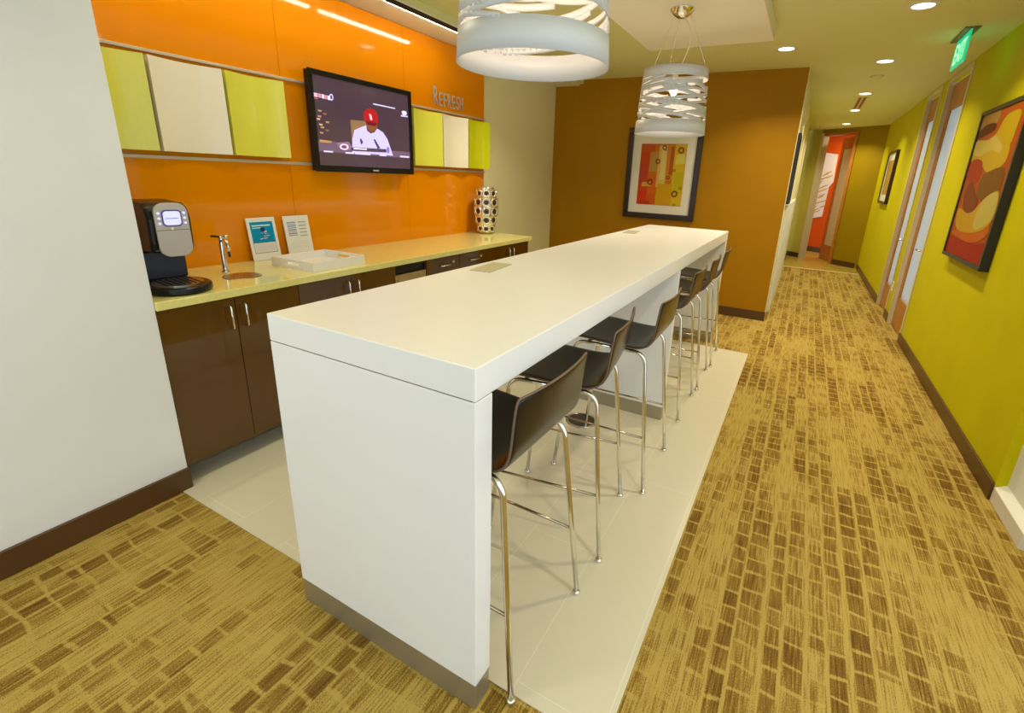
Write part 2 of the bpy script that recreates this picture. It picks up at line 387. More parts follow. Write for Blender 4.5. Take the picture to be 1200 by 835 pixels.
# ------------------------------------------------------------------ STOOLS
def make_stool():
    t = thing('bar_stool', '', 'bar stool', group='espresso bar stools along the island')
    prof = [(-.205, .728), (-.198, .739), (-.17, .744), (-.11, .743), (-.04, .738), (.03, .733), (.09, .7305), (.135, .733),
            (.170, .744), (.195, .765), (.207, .795), (.212, .83), (.215, .87), (.219, .91), (.223, .945), (.227, .970)]
    ns, NW = len(prof), 16
    def shell(off):
        g = []
        for i, (x, z) in enumerate(prof):
            w = .208
            if i == 0: w = .182
            elif i == 1: w = .198
            if i == ns-1: w = .204
            row = []
            hb = max(0, (z-.76)/.21)
            for j in range(NW+1):
                u = -1+2*j/NW
                bulge = .022*hb*(1-u*u)            # backrest bows outwards
                dish = -.008*(1-u*u)*(1-hb) if x < .15 else 0
                row.append((x+bulge, u*w, z+dish))
            g.append(row)
        return g
    g = shell(0)
    mb = MB(); V = [[mb.bm.verts.new(p) for p in row] for row in g]
    for i in range(ns-1):
        for j in range(NW):
            f = mb.bm.faces.new((V[i][j], V[i+1][j], V[i+1][j+1], V[i][j+1])); f.smooth = True
    o = mb.build('seat_shell', None, t, solid=.012)
    o.data.materials.append(M['espresso']); o.data.materials.append(M['ply_edge'])
    o.modifiers['solid'].material_offset_rim = 1
    md = o.modifiers.new('sub', 'SUBSURF'); md.levels = 1; md.render_levels = 1
    o.modifiers['solid'].use_rim = True
    zt = .712
    for sx in (-1, 1):
        for sy in (-1, 1):
            fx = .245*sx; top = -.185 if sx < 0 else .178
            pts = [(fx, .224*sy, .010), (fx+(top-fx)*.5, (.224-.02)*sy, .335), (top, .184*sy, .655)]
            inner = top+.055*(1 if sx < 0 else -1)
            for k in range(1, 8):
                a = k/7*math.pi/2
                pts.append((top+(inner-top)*(1-math.cos(a)), .184*sy, .655+(zt-.655-.0)*math.sin(a)))
            pts.append((0, .184*sy, zt))
            lg = MB().tube(pts, .0092, 12).build('leg', M['chrome'], t)
            MB().lathe([(.0135, 0), (.0150, .004), (.0135, .010), (.0095, .015)], (fx, .224*sy, .0), 16).build('foot_cap', M['rubber'] if 0 else M['chrome'], lg)
    for sy in (-1, 1):
        def lx(sx, z):
            fx = .245*sx; top = -.185 if sx < 0 else .178
            return fx+(top-fx)*(z-.01)/.645
        MB().tube([(lx(-1, .29), (.224-.04*.28/.645)*sy, .29), (lx(1, .29), (.224-.04*.28/.645)*sy, .29)], .0052, 8).build('footrest_bar', M['bar'], t)
    for sx in (-.115, .095):
        br = box('cross_bar', (sx-.010, -.180, .708), (sx+.010, .180, .716), M['chrome'], t)
        for sy in (-.15, .15): MB().lathe([(.011, 0), (.011, .005)], (sx, sy, .7035), 12).build('bolt', M['chrome'], br)
    return t
st0 = make_stool()
spots = [(-.167, .123, -1.0, 'dark brown bar stool nearest the camera, tucked beside the near slab leg of the island'),
         (-.180, .715, 8.5, 'dark brown bar stool second from the camera, turned slightly inwards, beside the floor box'),
         (-.130, 1.266, 1.2, 'dark brown bar stool just in front of the middle slab leg, third from the camera'),
         (-.150, 2.108, 0.4, 'dark brown bar stool just behind the middle slab leg of the island'),
         (-.145, 2.672, 1.7, 'dark brown bar stool second from the far end of the island'),
         (-.147, 3.215, 3.2, 'dark brown bar stool at the far end of the island, closest to the brown wall')]
for i, (x, y, a, l) in enumerate(spots):
    o = st0 if i == 0 else copy_tree(st0)
    o.location = (x, y, .004); o.rotation_euler = (0, 0, R(a)); o['label'] = l

# ------------------------------------------------------------------ BASE CABINETS, COUNTER
CF = -1.777                                 # door face
def pull_v(parent, y, z0, z1):
    mb = MB(); x = CF
    mb.tube([(x-.002, y, z0), (x+.024, y, z0), (x+.030, y, z0+.006), (x+.030, y, z1-.006), (x+.024, y, z1), (x-.002, y, z1)], .0048, 10)
    return mb.build('handle', M['chrome'], parent)
def pull_h(parent, y0, y1, z):
    mb = MB(); x = CF
    mb.tube([(x-.002, y0, z), (x+.024, y0, z), (x+.030, y0+.006, z), (x+.030, y1-.006, z), (x+.024, y1, z), (x-.002, y1, z)], .0048, 10)
    return mb.build('handle', M['chrome'], parent)
def carcass(t, y0, y1):
    mb = MB(); mb.box((-2.40, y0+.001, .105), (CF-.0205, y1-.001, .868)).box((-2.40, y0+.001, .0045), (-1.935, y1-.001, .105))
    mb.build('body', M['cab_dark'], t)
    box('toe_kick', (-1.9345, y0+.001, .0045), (-1.930, y1-.001, .104), M['steel'], t)
def door_cab(y0, y1, ymid, label, hz=(.716, .829), hoff=.035):
    t = thing('base_cabinet', label, 'cabinet', group='gloss brown base cabinets under the counter')
    carcass(t, y0, y1)
    for a, b, hy in ((y0+.0015, ymid-.0015, ymid-hoff), (ymid+.0015, y1-.0015, ymid+hoff)):
        d = box('door', (CF-.02, a, .108), (CF, b, .863), M['cab'], t, .0012)
        pull_v(d, hy, *hz)
    return t
door_cab(-.040, .627, .287, 'gloss dark brown two-door base cabinet below the coffee machine, nearest the white wall')
door_cab(.627, 1.325, .980, 'gloss dark brown two-door base cabinet below the white tray')
door_cab(2.415, 3.135, 2.790, 'gloss dark brown two-door base cabinet at the far end, below the silver vase')
def drawer_cab(y0, y1, label):
    t = thing('drawer_cabinet', label, 'cabinet', group='gloss brown drawer cabinets under the counter')
    carcass(t, y0, y1)
    for z0, z1 in ((.655, .863), (.385, .652), (.108, .382)):
        d = box('drawer', (CF-.02, y0+.0015, z0), (CF, y1-.0015, z1), M['cab'], t, .0012)
        zc = z0+.150 if z0 > .6 else z1-.06
        pull_h(d, (y0+y1)/2-.06, (y0+y1)/2+.06, zc)
        MB().tube([(CF-.002, (y0+y1)/2+.10, z1-.045), (CF+.010, (y0+y1)/2+.10, z1-.045)], .0095, 14).build('lock', M['chrome'], d)
    return t
drawer_cab(1.672, 2.040, 'gloss dark brown drawer cabinet right beside the steel fridge')
drawer_cab(2.040, 2.415, 'gloss dark brown drawer cabinet between the other drawer cabinet and the far two-door cabinet')
# under-counter fridge
t = thing('undercounter_fridge', 'small steel-fronted fridge under the counter between brown cabinets', 'fridge')
box('body', (-2.38, 1.345, .02), (-1.83, 1.655, .862), M['black'], t)
box('door', (-1.829, 1.348, .13), (-1.782, 1.652, .800), M['steel'], t, .004)
box('control_strip', (-1.829, 1.348, .803), (-1.80, 1.652, .860), M['black'], t)
box('grille', (-1.829, 1.35, .02), (-1.86, 1.65, .125), M['black_satin'], t)
mb = MB(); mb.tube([(-1.783, 1.372, .76), (-1.755, 1.372, .76), (-1.755, 1.372, .45), (-1.783, 1.372, .45)], .006, 10); mb.build('handle', M['steel'], t)
for y0, y1 in ((1.3255, 1.3445), (1.6555, 1.6715)):
    tag(box('filler_panel', (-2.38, y0, .0045), (CF, y1, .868), M['cab'], None, .001),
        'narrow gloss brown filler strip on the %s side of the fridge' % ('near' if y0 < 1.5 else 'far'), 'filler panel', 'filler strips beside the fridge')
tag(box('countertop', (-2.400, -.043, .872), (-1.750, 3.165, .910), M['quartz'], None, .003),
    'long cream-yellow quartz countertop on the brown base cabinets', 'countertop')

# ------------------------------------------------------------------ WALL CABINETS
def wall_cab(y0, y1, m, label):
    t = thing('wall_cabinet', label, 'wall cabinet', (0, 0, 1.53), group='shallow wall cabinets with concave doors')
    H = .437
    box('body', (-2.386, y0+.006, .002), (-2.352, y1-.006, H-.002), M['door_edge'], t)
    n = 14; front = []; back = []
    for k in range(n+1):
        u = k/n; y = y0+(y1-y0)*u; dx = .040*(1-(2*u-1)**2)
        front.append((-2.305-dx, y)); back.append((-2.319-dx*.75, y))
    pts = [(x, y, 0) for x, y in front]+[(-2.3515, y1, 0), (-2.3515, y0, 0)]
    mb = MB(); mb.prism(pts, (0, 0, H)); mb.build('door', m, t, .0012)
    return t
wall_cab(-.010, .330, M['lime_door'], 'lime green concave wall cabinet partly hidden by the near white wall')
wall_cab(.347, .685, M['white_door'], 'ivory concave wall cabinet left of the television, between two lime ones')
wall_cab(.702, 1.040, M['lime_door'], 'lime green concave wall cabinet right beside the left edge of the television')
wall_cab(2.150, 2.500, M['lime_door'], 'pale lime concave wall cabinet touching the right edge of the television')
wall_cab(2.515, 2.868, M['white_door'], 'ivory concave wall cabinet below the wall lettering')
wall_cab(2.885, 3.222, M['lime_door2'], 'bright lime green concave wall cabinet at the far end of the orange wall')

# ------------------------------------------------------------------ TELEVISION
def W2TV(px, py):                     # crop drawing coordinates -> (y, z) on the screen
    u = (px-97)/685; yt = 85+120*u; yb = 745+10*u; v = (yb-py)/(yb-yt)
    return (1.240+.852*u, 1.497+.548*v)
tv = thing('television', 'wall-mounted black flat television showing a player in white jersey and red cap', 'television', (-2.36, 1.663, 1.46))
def T(x, y, z): return (x+2.36, y-1.663, z-1.46)
def tb(name, a, b, m, bev=0, p=None): return box(name, T(*a), T(*b), m, p or tv, bev)
tb('wall_mount', (-2.388, 1.50, 1.62), (-2.355, 1.82, 1.90), M['black_satin'])
tb('housing', (-2.354, 1.215, 1.460), (-2.312, 2.116, 2.074), M['black'], .006)
bz = MB()
y0, y1, z0, z1 = 1.211, 2.120, 1.456, 2.078
sy0, sy1, sz0, sz1 = 1.240, 2.092, 1.497, 2.045
for a, b in (((y0, z0), (y1, sz0)), ((y0, sz1), (y1, z1)), ((y0, sz0), (sy0, sz1)), ((sy1, sz0), (y1, sz1))):
    bz.box(T(-2.3118, a[0], a[1]), T(-2.300, b[0], b[1]))
bz.build('bezel', M['black'], tv, 0)
tvs = MB(); lay = [0]
def S(pts, col, e=1.0):
    lay[0] += 1; x = -2.3085+lay[0]*.00012
    tvs.poly([T(x, *W2TV(*p)) for p in pts], flat(col, e, .12))
def ell(cx, cy, rx, ry, n=20, a0=0, a1=360): return [(cx+rx*math.cos(R(a0+(a1-a0)*k/n)), cy+ry*math.sin(R(a0+(a1-a0)*k/n))) for k in range(n if a1-a0 == 360 else n+1)]
tvs.box(T(-2.3105, sy0, sz0), T(-2.3085, sy1, sz1), flat((62, 46, 58), .9, .10))
S([(322, 395), (440, 402), (430, 600), (322, 560)], (120, 92, 62))
S([(97, 560), (190, 560), (300, 600), (785, 625), (783, 672), (100, 640)], (92, 72, 96))
S([(345, 470), (432, 430), (515, 452), (560, 480), (592, 530), (632, 655), (318, 640), (326, 540)], (176, 170, 226))     # jersey
S([(432, 430), (515, 452), (492, 482), (462, 492), (436, 470)], (92, 58, 44))                # neck and chin
S(ell(476, 425, 42, 48), (112, 66, 44))                                                        # face
S(ell(470, 362, 54, 58, 20, 180, 360)+[(524, 400), (522, 418), (470, 408), (425, 404), (416, 380)], (150, 22, 28))   # cap
S([(425, 398), (522, 412), (500, 436), (440, 428)], (92, 12, 20))                             # brim shade
S([(458, 345), (474, 350), (482, 388), (466, 392)], (215, 170, 190))                         # cap letter
S([(300, 600), (320, 600), (322, 606), (300, 606)], (90, 40, 60))
S([(378, 540), (388, 530), (402, 560), (386, 580)], (70, 48, 84)); S([(480, 535), (492, 532), (530, 600), (508, 606)], (70, 48, 84))
S(ell(592, 612, 12, 26), (120, 100, 160))
S([(312, 600), (578, 606), (578, 632), (312, 628)], (66, 52, 66))                            # caption bar
S([(330, 605), (425, 607), (425, 617), (330, 615)], (214, 206, 232))
S([(215, 570), (300, 560), (318, 600), (300, 625), (235, 620)], (120, 92, 120))
S(ell(265, 600, 30, 24), (196, 180, 208)); S(ell(265, 600, 18, 13), (110, 60, 80))
for a, b in ((130, 188), (270, 330), (335, 450), (520, 575), (690, 770)):
    S([(a, 632+(a-97)*.035), (b, 632+(b-97)*.035), (b, 644+(b-97)*.035), (a, 644+(a-97)*.035)], (190, 180, 215))
S([(720, 320), (735, 314), (758, 318), (766, 335), (755, 348), (728, 346)], (190, 190, 232)); S([(712, 345), (772, 352), (772, 362), (712, 356)], (170, 170, 220))
S([(492, 266), (666, 295), (666, 304), (492, 276)], (178, 172, 205))
for i, (a, b, c) in enumerate(((86, 110, (186, 160, 190)), (112, 135, (180, 120, 150)), (138, 150, (205, 200, 226)), (152, 170, (180, 120, 140)), (172, 188, (205, 200, 226)))):
    S([(a+10, 214+i*4), (b+10, 217+i*4), (b+10, 246+i*4), (a+10, 243+i*4)], c)
S(ell(205, 240, 13, 24), (176, 176, 220)); S(ell(205, 240, 7, 15), (70, 52, 66))
S([(98, 250), (120, 252), (120, 260), (98, 258)], (196, 60, 70))
random.seed(4)
for i in range(9):
    x = 100+random.random()*60; y = 335+i*20
    S([(x, y), (x+24, y+3), (x+20, y+15), (x+3, y+12)], random.choice([(160, 120, 92), (120, 82, 66), (176, 146, 120)]))
S([(108, 552), (180, 560), (182, 575), (110, 572)], (160, 120, 84))
tvs.build('screen', None, tv)
box('logo', T(-2.2999, 1.690, 1.470), T(-2.2994, 1.745, 1.480), flat((190, 190, 190)), tv)

# ------------------------------------------------------------------ WALL LETTERING  (large R, small capitals)
def text_mesh(body, size, depth):
    cu = bpy.data.curves.new('t', 'FONT'); cu.body = body; cu.size = size; cu.extrude = depth; cu.resolution_u = 3
    ob = bpy.data.objects.new('t', cu); C.objects.link(ob)
    me = bpy.data.meshes.new_from_object(ob.evaluated_get(bpy.context.evaluated_depsgraph_get()))
    bpy.data.objects.remove(ob); bpy.data.curves.remove(cu)
    return me
sg = thing('wall_sign', 'raised silver lettering reading REFRESH on the orange wall', 'sign', (-2.402, 2.485, 2.036))
yy = 0
for ch, h in zip('REFRESH', (.150, .112, .112, .112, .112, .112, .112)):
    me = text_mesh(ch, 1, .05)
    xs = [v.co.x for v in me.vertices]; ys = [v.co.y for v in me.vertices]
    w = max(xs)-min(xs); hh = max(ys)-min(ys); x0 = min(xs); yb = min(ys)
    ww = .056 if h > .12 else .042
    for v in me.vertices:
        cx, cy, cz = v.co
        v.co = Vector(((cz+.05)/.1*.007+.014, yy+(cx-x0)/w*ww, (cy-yb)/hh*h))
    # mirrored mapping keeps the faces outwards
    me.flip_normals(); me.materials.append(M['alu'])
    o = bpy.data.objects.new('letter', me); C.objects.link(o); o.parent = sg
    mb = MB(); mb.box((0.0003, yy+.004, h*.45), (.0145, yy+.010, h*.55)); mb.build('stand_off', M['alu'], o)
    yy += ww+.0165

# ------------------------------------------------------------------ COFFEE MACHINE
cm = thing('coffee_machine', 'black coffee machine with a silver front and lit screen on the counter end', 'coffee machine', (-1.99, .135, .910), R(-6))
mb = MB()
side = [(-.20, .002), (-.05, .002), (-.05, .17), (.085, .18), (.10, .22), (.105, .33), (.09, .375), (.05, .395), (-.15, .40), (-.19, .38), (-.20, .34)]
mb.prism([(x, -.080, z) for x, z in side], (0, .165, 0)); mb.build('housing', M['black'], cm, .014, 3)
mb = MB()                              # oval drip base
o_ = [(.062+.155*math.cos(a), .132*math.sin(a)) for a in [2*math.pi*k/40 for k in range(40)]]
mb.prism([(x, y, .001) for x, y in o_], (0, 0, .034)); mb.build('drip_base', M['black'], cm, .010, 3)
mb = MB(); o_ = [(.075+.105*math.cos(a), .098*math.sin(a)) for a in [2*math.pi*k/36 for k in range(36)]]
mb.prism([(x, y, .0345) for x, y in o_], (0, 0, .006)); g = mb.build('drip_grid', M['steel'], cm)
mb = MB()
for k in range(-3, 4): mb.box((-.01, k*.022-.003, .0406), (.155, k*.022+.003, .0430))
mb.build('grid_bars', M['black_satin'], g)
box('back_panel', (-.0495, -.085, .04), (-.040, .085, .168), M['navy'], cm, .004)
def rrect(cy, cz, w, h, r, n=6):
    p = []
    for sx, sz, a in ((1, 1, 0), (-1, 1, 90), (-1, -1, 180), (1, -1, 270)):
        for k in range(n+1):
            t_ = R(a+90*k/n); p.append((cy+sx*(w/2-r)+r*math.cos(t_), cz+sz*(h/2-r)+r*math.sin(t_)))
    return p
FX = .106
mb = MB(); mb.prism([(FX, y, z) for y, z in rrect(.006, .281, .128, .236, .042)], (.014, 0, 0)); fr = mb.build('front_plate', M['silver'], cm, .004)
mb = MB(); mb.prism([(FX+.0142, y, z) for y, z in rrect(.006, .333, .074, .072, .016)], (.002, 0, 0)); mb.build('display_bezel', M['lcd_dark'], cm)
mb = MB(); mb.prism([(FX+.0163, y, z) for y, z in rrect(.006, .333, .064, .060, .013)], (.0015, 0, 0)); mb.build('display', M['lcd'], cm)
mb = MB(); mb.box((FX+.0179, -.022, .331), (FX+.0181, .030, .3335)); mb.build('display_text', M['lcd_dark'], cm)
mb = MB(); mb.box((FX+.0141, -.057, .2805), (FX+.0146, .069, .2825)); mb.build('joint_line', M['black_satin'], cm)
for sy in (-1, 1):
    for k in range(3):
        MB().tube([(FX+.0135, sy*.048+.006, .355-k*.022), (FX+.018, sy*.048+.006, .355-k*.022)], .0052, 12).build('button', M['lcd'], cm)
MB().tube([(FX+.0135, 0, .288), (FX+.019, 0, .288)], .006, 12).build('button', M['chrome'], cm)
MB().lathe([(.016, 0), (.020, .02)], (.04, 0, .155), 16).build('spout', M['black_satin'], cm)

# ------------------------------------------------------------------ TAP AND DRAIN
tp = thing('water_tap', 'slim chrome dispenser tap standing by the round drain on the counter', 'tap', (-2.145, .462, .910))
MB().lathe([(.020, 0), (.021, .010), (.014, .016), (.0125, .03), (.0125, .185), (.010, .198), (0, .200)], n=20).build('column', M['chrome'], tp)
MB().tube([(.0, .0, .172), (.03, -.0, .180), (.052, 0, .172), (.060, 0, .150), (.060, 0, .125)], .0085, 12).build('spout', M['chrome'], tp)
MB().tube([(0, -.005, .196), (0, -.045, .204)], .006, 10).build('lever', M['black'], tp)
MB().tube([(.004, .010, .196), (.018, .030, .196)], .009, 12).build('knob', M['chrome'], tp)
MB().tube([(.060, 0, .127), (.062, 0, .095)], .0065, 10).build('outlet_tip', mat('navy_tip', (.02, .02, .10), .3), tp)
dr = thing('drain', 'round brushed steel drain basin set into the counter beside the tap', 'drain', (-2.000, .465, .9102))
MB().lathe([(.092, 0), (.090, .003), (.080, .0025), (.072, .0008)], n=40).build('rim', M['steel'], dr)
mb = MB()
for k in range(8): mb.lathe([(.003, 0), (.003, .0004)], (.04*math.cos(k*.785), .04*math.sin(k*.785), .0009), 8)
mb.build('drain_holes', M['dark_hole'], dr)

# ------------------------------------------------------------------ COUNTER SIGNS
def counter_sign(y, w, h, label, items, rz=0):
    t = thing('menu_sign', label, 'sign', (-2.345, y, .9107), rz, 'acrylic signs leaning on the orange wall')
    t.rotation_euler = (0, R(-8), rz)
    box('panel', (-.003, -w/2, 0), (.003, w/2, h), M['paper'], t, .001)
    mb = MB()
    for n, (y0, z0, y1, z1, c) in enumerate(items):
        x = .0031+.00012*n
        mb.poly([(x, -w/2+y0*w, z0*h), (x, -w/2+y1*w, z0*h), (x, -w/2+y1*w, z1*h), (x, -w/2+y0*w, z1*h)], flat(c))
    mb.build('print', None, t)
    return t
random.seed(2)
it = [(.10, .42, .90, .90, (0, 140, 188)), (.10, .17, .90, .42, (60, 60, 78)), (.11, .18, .89, .412, (216, 214, 214)),
      (.16, .80, .80, .83, (200, 232, 240)), (.16, .75, .45, .775, (180, 220, 235)), (.44, .68, .58, .76, (52, 40, 92))]
for k in range(26):
    a = random.random(); b = random.random(); hw = .10+.14*(1-b)
    y = .5+(a-.5)*2*hw; z = .45+.24*b
    it.append((y, z, y+.045, z+.016, random.choice([(170, 205, 222), (90, 120, 170), (210, 226, 236), (190, 120, 150)])))
for k in range(3): it.append((.16, .36-k*.05, .82, .367-k*.05, (196, 194, 196)))
counter_sign(.832, .182, .262, 'white sign with a bright blue picture on top, leaning on the orange wall', it)
it = []
for k in range(8): it.append((.12, .82-k*.045, .46, .85-k*.045, (170, 176, 200) if k % 2 else (140, 150, 184)))
for k in range(5): it.append((.56, .82-k*.085, .86, .85-k*.085, (178, 172, 180)))
for k in range(5): it.append((.14, .36-k*.04, .84, .366-k*.04, (200, 198, 202)))
counter_sign(1.070, .182, .262, 'white sign with small grey text, leaning behind the white tray', it)

# ------------------------------------------------------------------ TRAY
tr = thing('serving_tray', 'white rectangular tray with cut-out handles on the cream counter', 'tray', (-1.990, .935, .9102), R(2))
tx, ty, th_ = .180, .190, .054
mb = MB(); mb.box((-tx, -ty, 0), (tx, ty, .008))
mb.box((-tx, -ty, .008), (-tx+.011, ty, th_)); mb.box((tx-.011, -ty, .008), (tx, ty, th_))
for s in (-1, 1):
    ya, yb = (-ty, -ty+.011) if s < 0 else (ty-.011, ty)
    mb.box((-tx+.011, ya, .008), (-.055, yb, th_)); mb.box((.055, ya, .008), (tx-.011, yb, th_))
    mb.box((-.055, ya, .008), (.055, yb, .018)); mb.box((-.055, ya, .038), (.055, yb, th_))
mb.build('tray_body', M['tray'], tr)

# ------------------------------------------------------------------ VASE
va = thing('vase', 'tall silver vase pierced with rows of round holes at the counter end', 'vase', (-2.215, 3.035, .910))
prof = [(.060, 0), (.066, .01), (.090, .09), (.106, .18), (.112, .245), (.108, .31), (.094, .39), (.076, .44), (.070, .452), (.062, .452), (.055, .43)]
MB().lathe(prof, n=48).build('vase_body', M['vase'], va)
def vr(z):
    for (r0, a), (r1, b) in zip(prof, prof[1:]):
        if a <= z <= b: return r0+(r1-r0)*(z-a)/(b-a+1e-9)
    return .07
for i in range(5):
    z = .055+i*.084
    for k in range(8):
        a = 2*math.pi*k/8-R(55)
        r = vr(z)
        c = Vector((r*math.cos(a), r*math.sin(a), z)); n_ = Vector((math.cos(a), math.sin(a), 0)); tt = Vector((-math.sin(a), math.cos(a), 0))
        rr = .036 if 0 < i < 4 else .030
        ring = [c+n_*.0015+(tt*math.cos(q)+Vector((0, 0, 1))*math.sin(q))*rr for q in [2*math.pi*j/20 for j in range(21)]]
        o = MB().tube(ring, .0085, 8, caps=False).build('hole_rim', M['vase'], va)
        d = [c+n_*.0025+(tt*math.cos(q)+Vector((0, 0, 1))*math.sin(q))*(rr-.012) for q in [2*math.pi*j/16 for j in range(16)]]
        MB().prism(d, n_*.001).build('hollow', M['dark_hole'], o)

# ------------------------------------------------------------------ PENDANT LAMPS
def pendant(x, y, zb, label, seed):
    t = thing('pendant_lamp', label, 'pendant lamp', (x, y, zb), group='white woven-look pendant lamps over the island')
    H = .385; rb, rt = .226, .200
    def rad(z): return rb+(rt-rb)*z/H
    def P(a, z, off=0): r = rad(z)+off; return (r*math.cos(a), r*math.sin(a), z)
    random.seed(seed)
    mb = MB()
    def ribbon(a0, a1, z0, z1, w, n, closed=False):
        ring = []
        for k in range(n+(0 if closed else 1)):
            u = k/n; a = a0+(a1-a0)*u; z = z0+(z1-z0)*u
            lo, hi = max(0, z-w/2), min(H, z+w/2)
            ring.append([mb.bm.verts.new(P(a, lo, -.002)), mb.bm.verts.new(P(a, hi, -.002)), mb.bm.verts.new(P(a, hi, .002)), mb.bm.verts.new(P(a, lo, .002))])
        m_ = len(ring)
        for k in range(m_ if closed else m_-1):
            A, B = ring[k], ring[(k+1) % m_]
            for q in range(4):
                f = mb.bm.faces.new((A[q], A[(q+1) % 4], B[(q+1) % 4], B[q])); f.smooth = (q in (0, 2))
        if not closed:
            mb.bm.faces.new(ring[0][::-1]); mb.bm.faces.new(ring[-1])
    ribbon(0, 2*math.pi, .039, .039, .078, 72, True)
    ribbon(0, 2*math.pi, H-.029, H-.029, .058, 72, True)
    lo, hi = .088, H-.070
    N_ = 50
    for k in range(N_):
        a = random.random()*2*math.pi; z = lo+(hi-lo)*((k+.5)/N_)+random.uniform(-.012, .012)
        L_ = random.uniform(1.2, 2.4); sl = random.choice([-1, 1])*random.uniform(.03, .085)
        z0, z1 = z-sl/2, z+sl/2
        z0 = min(max(z0, lo-.012), hi+.012); z1 = min(max(z1, lo-.012), hi+.012)
        ribbon(a, a+L_, z0, z1, random.uniform(.013, .023), 22)
    mb.build('lamp_shade', M['shade'], t)
    top = 2.515-zb
    mb = MB(); mb.tube([(0, 0, H-.01), (rt*.98, 0, H-.01)], .0022, 6); mb.tube([(0, 0, H-.01), (-rt*.5, rt*.85, H-.01)], .0022, 6); mb.tube([(0, 0, H-.01), (-rt*.5, -rt*.85, H-.01)], .0022, 6)
    mb.build('spider', M['chrome'], t)
    for a in (0, 120, 240):
        MB().tube([(rt*.97*math.cos(R(a)), rt*.97*math.sin(R(a)), H-.01), (.045*math.cos(R(a)), .045*math.sin(R(a)), top-.01)], .0012, 6).build('suspension_cable', M['chrome'], t)
    pts = []
    for k in range(25):
        u = k/24; z = H+.01+(top-.03-H)*u
        pts.append((.03+.085*math.sin(u*math.pi*1.15)*u**.6, -.05*math.sin(u*math.pi)+.02*math.sin(u*7), z))
    pts = [(0, .0, .355), (-.02, 0, .37)]+[(-.05, .0, H-.005)]+pts
    MB().tube(pts, .0032, 8).build('power_cord', M['cord'], t)
    MB().lathe([(.0, -.052), (.024, -.050), (.055, -.030), (.074, -.006), (.076, 0)], (0, 0, top-.0005), 28).build('canopy', M['chrome'], t)
    so = MB().lathe([(.019, .304), (.019, .36)], n=16).build('socket', M['paper'], t)
    MB().lathe([(0, .235), (.016, .24), (.026, .258), (.025, .28), (.016, .30), (.015, .304)], n=20).build('bulb', M['bulb'], t)
    l = bpy.data.lights.new('pendant_light', 'POINT'); l.energy = PEND; l.color = (1, .76, .56); l.shadow_soft_size = .025
    lo_ = bpy.data.objects.new('pendant_light', l); C.objects.link(lo_); lo_.parent = t; lo_.location = (0, 0, .215)
    return t
PEND = 2.0
pendant(-.212, .405, 1.800, 'white pierced drum pendant lamp nearest the camera, cut off by the top edge', 11)
pendant(-.300, 2.400, 1.785, 'white pierced drum pendant lamp hanging in front of the brown wall picture', 5)

# ------------------------------------------------------------------ CEILING FITTINGS
CAN = 12.5
def downlight(x, y, label, energy=None, col=(1, .88, .64)):
    t = thing('recessed_light', label, 'ceiling light', (x, y, CEIL), group='round recessed ceiling lights')
    MB().lathe([(.062, .0), (.062, -.006), (.086, -.006), (.092, -.0005), (.092, 0)], n=36, close=True).build('trim_ring', M['base_white'], t)
    MB().lathe([(.061, -.004), (.061, -.0005)], n=36).build('lens', M['lens'], t)
    l = bpy.data.lights.new('downlight', 'AREA'); l.shape = 'DISK'; l.size = .12; l.energy = energy or CAN; l.color = col; l.spread = R(125)
    o = bpy.data.objects.new('downlight', l); C.objects.link(o); o.parent = t; o.location = (0, 0, -.008)
for x, y, l in ((1.02, 3.20, 'round recessed light in the hall ceiling nearest the camera, at the top edge'),
                (.995, 4.76, 'round recessed ceiling light in line with the exit sign, second in the hall row'),
                (.99, 6.54, 'round recessed ceiling light at the near end of the red slot vent'),
                (.985, 8.04, 'round recessed ceiling light at the far end of the red slot vent'),
                (.98, 9.85, 'round recessed ceiling light farthest away, just before the red room doorway'),
                (.205, 4.04, 'round recessed ceiling light beside the ceiling panel, near the brown wall corner')):
    downlight(x, y, l)
# the same row goes on behind and above the camera, and over the kitchen, plus one added unseen to brighten the cream wall
for x, y, en in ((1.02, 1.55, 11), (1.02, -.1, 8), (-1.38, 2.75, 12), (-1.25, .6, 4), (-1.2, -1.4, 8)):
    downlight(x, y, 'round recessed light added unseen behind the nearest pendant lamp to brighten the cream wall' if en == 12 else 'round recessed ceiling light above the top edge of the picture', en)

t = thing('slot_vent', 'long narrow terracotta slot vent between recessed lights in the hall ceiling', 'vent', (.99, 7.3, CEIL))
box('frame', (-.055, -.50, -.006), (.055, .50, -.0005), M['ceiling'], t)
for s in (-1, 1): box('slot', (s*.026-.016, -.49, -.0085), (s*.026+.016, .49, -.0062), M['red_slot'], t)
t = thing('smoke_detector', 'small round cover on the hall ceiling between two recessed lights', 'smoke detector', (1.004, 5.46, CEIL))
MB().lathe([(.058, -.0005), (.058, -.010), (.045, -.018), (0, -.020)], n=28).build('cover', M['ceiling'], t)
MB().lathe([(.064, -.0003), (.064, -.004), (.0, -.004)], n=28).build('base', M['plate'], t)
t = thing('sprinkler', 'tiny sprinkler head on the far hall ceiling near the end wall', 'sprinkler', (.55, 10.2, CEIL))
MB().lathe([(.035, -.0005), (.030, -.008), (.010, -.012), (.009, -.035), (.022, -.037), (.022, -.040), (0, -.041)], n=20).build('head', M['chrome'], t)

# linear slot lights at the soffit edge
sl = thing('slot_light', 'long dark-edged linear light slot along the soffit over the counter', 'light fixture')
box('dark_lip', (-2.052, -.04, 2.532), (-2.046, 3.25, 2.562), M['cab_dark'], sl)
box('channel', (-2.0995, -.04, 2.562), (-2.046, 3.25, 2.575), M['cloud'], sl)
for y0, y1 in ((-.02, .60), (.69, 1.585), (1.675, 2.57)):
    box('tube', (-2.094, y0, 2.545), (-2.062, y1, 2.5615), M['tube'], sl, .004)

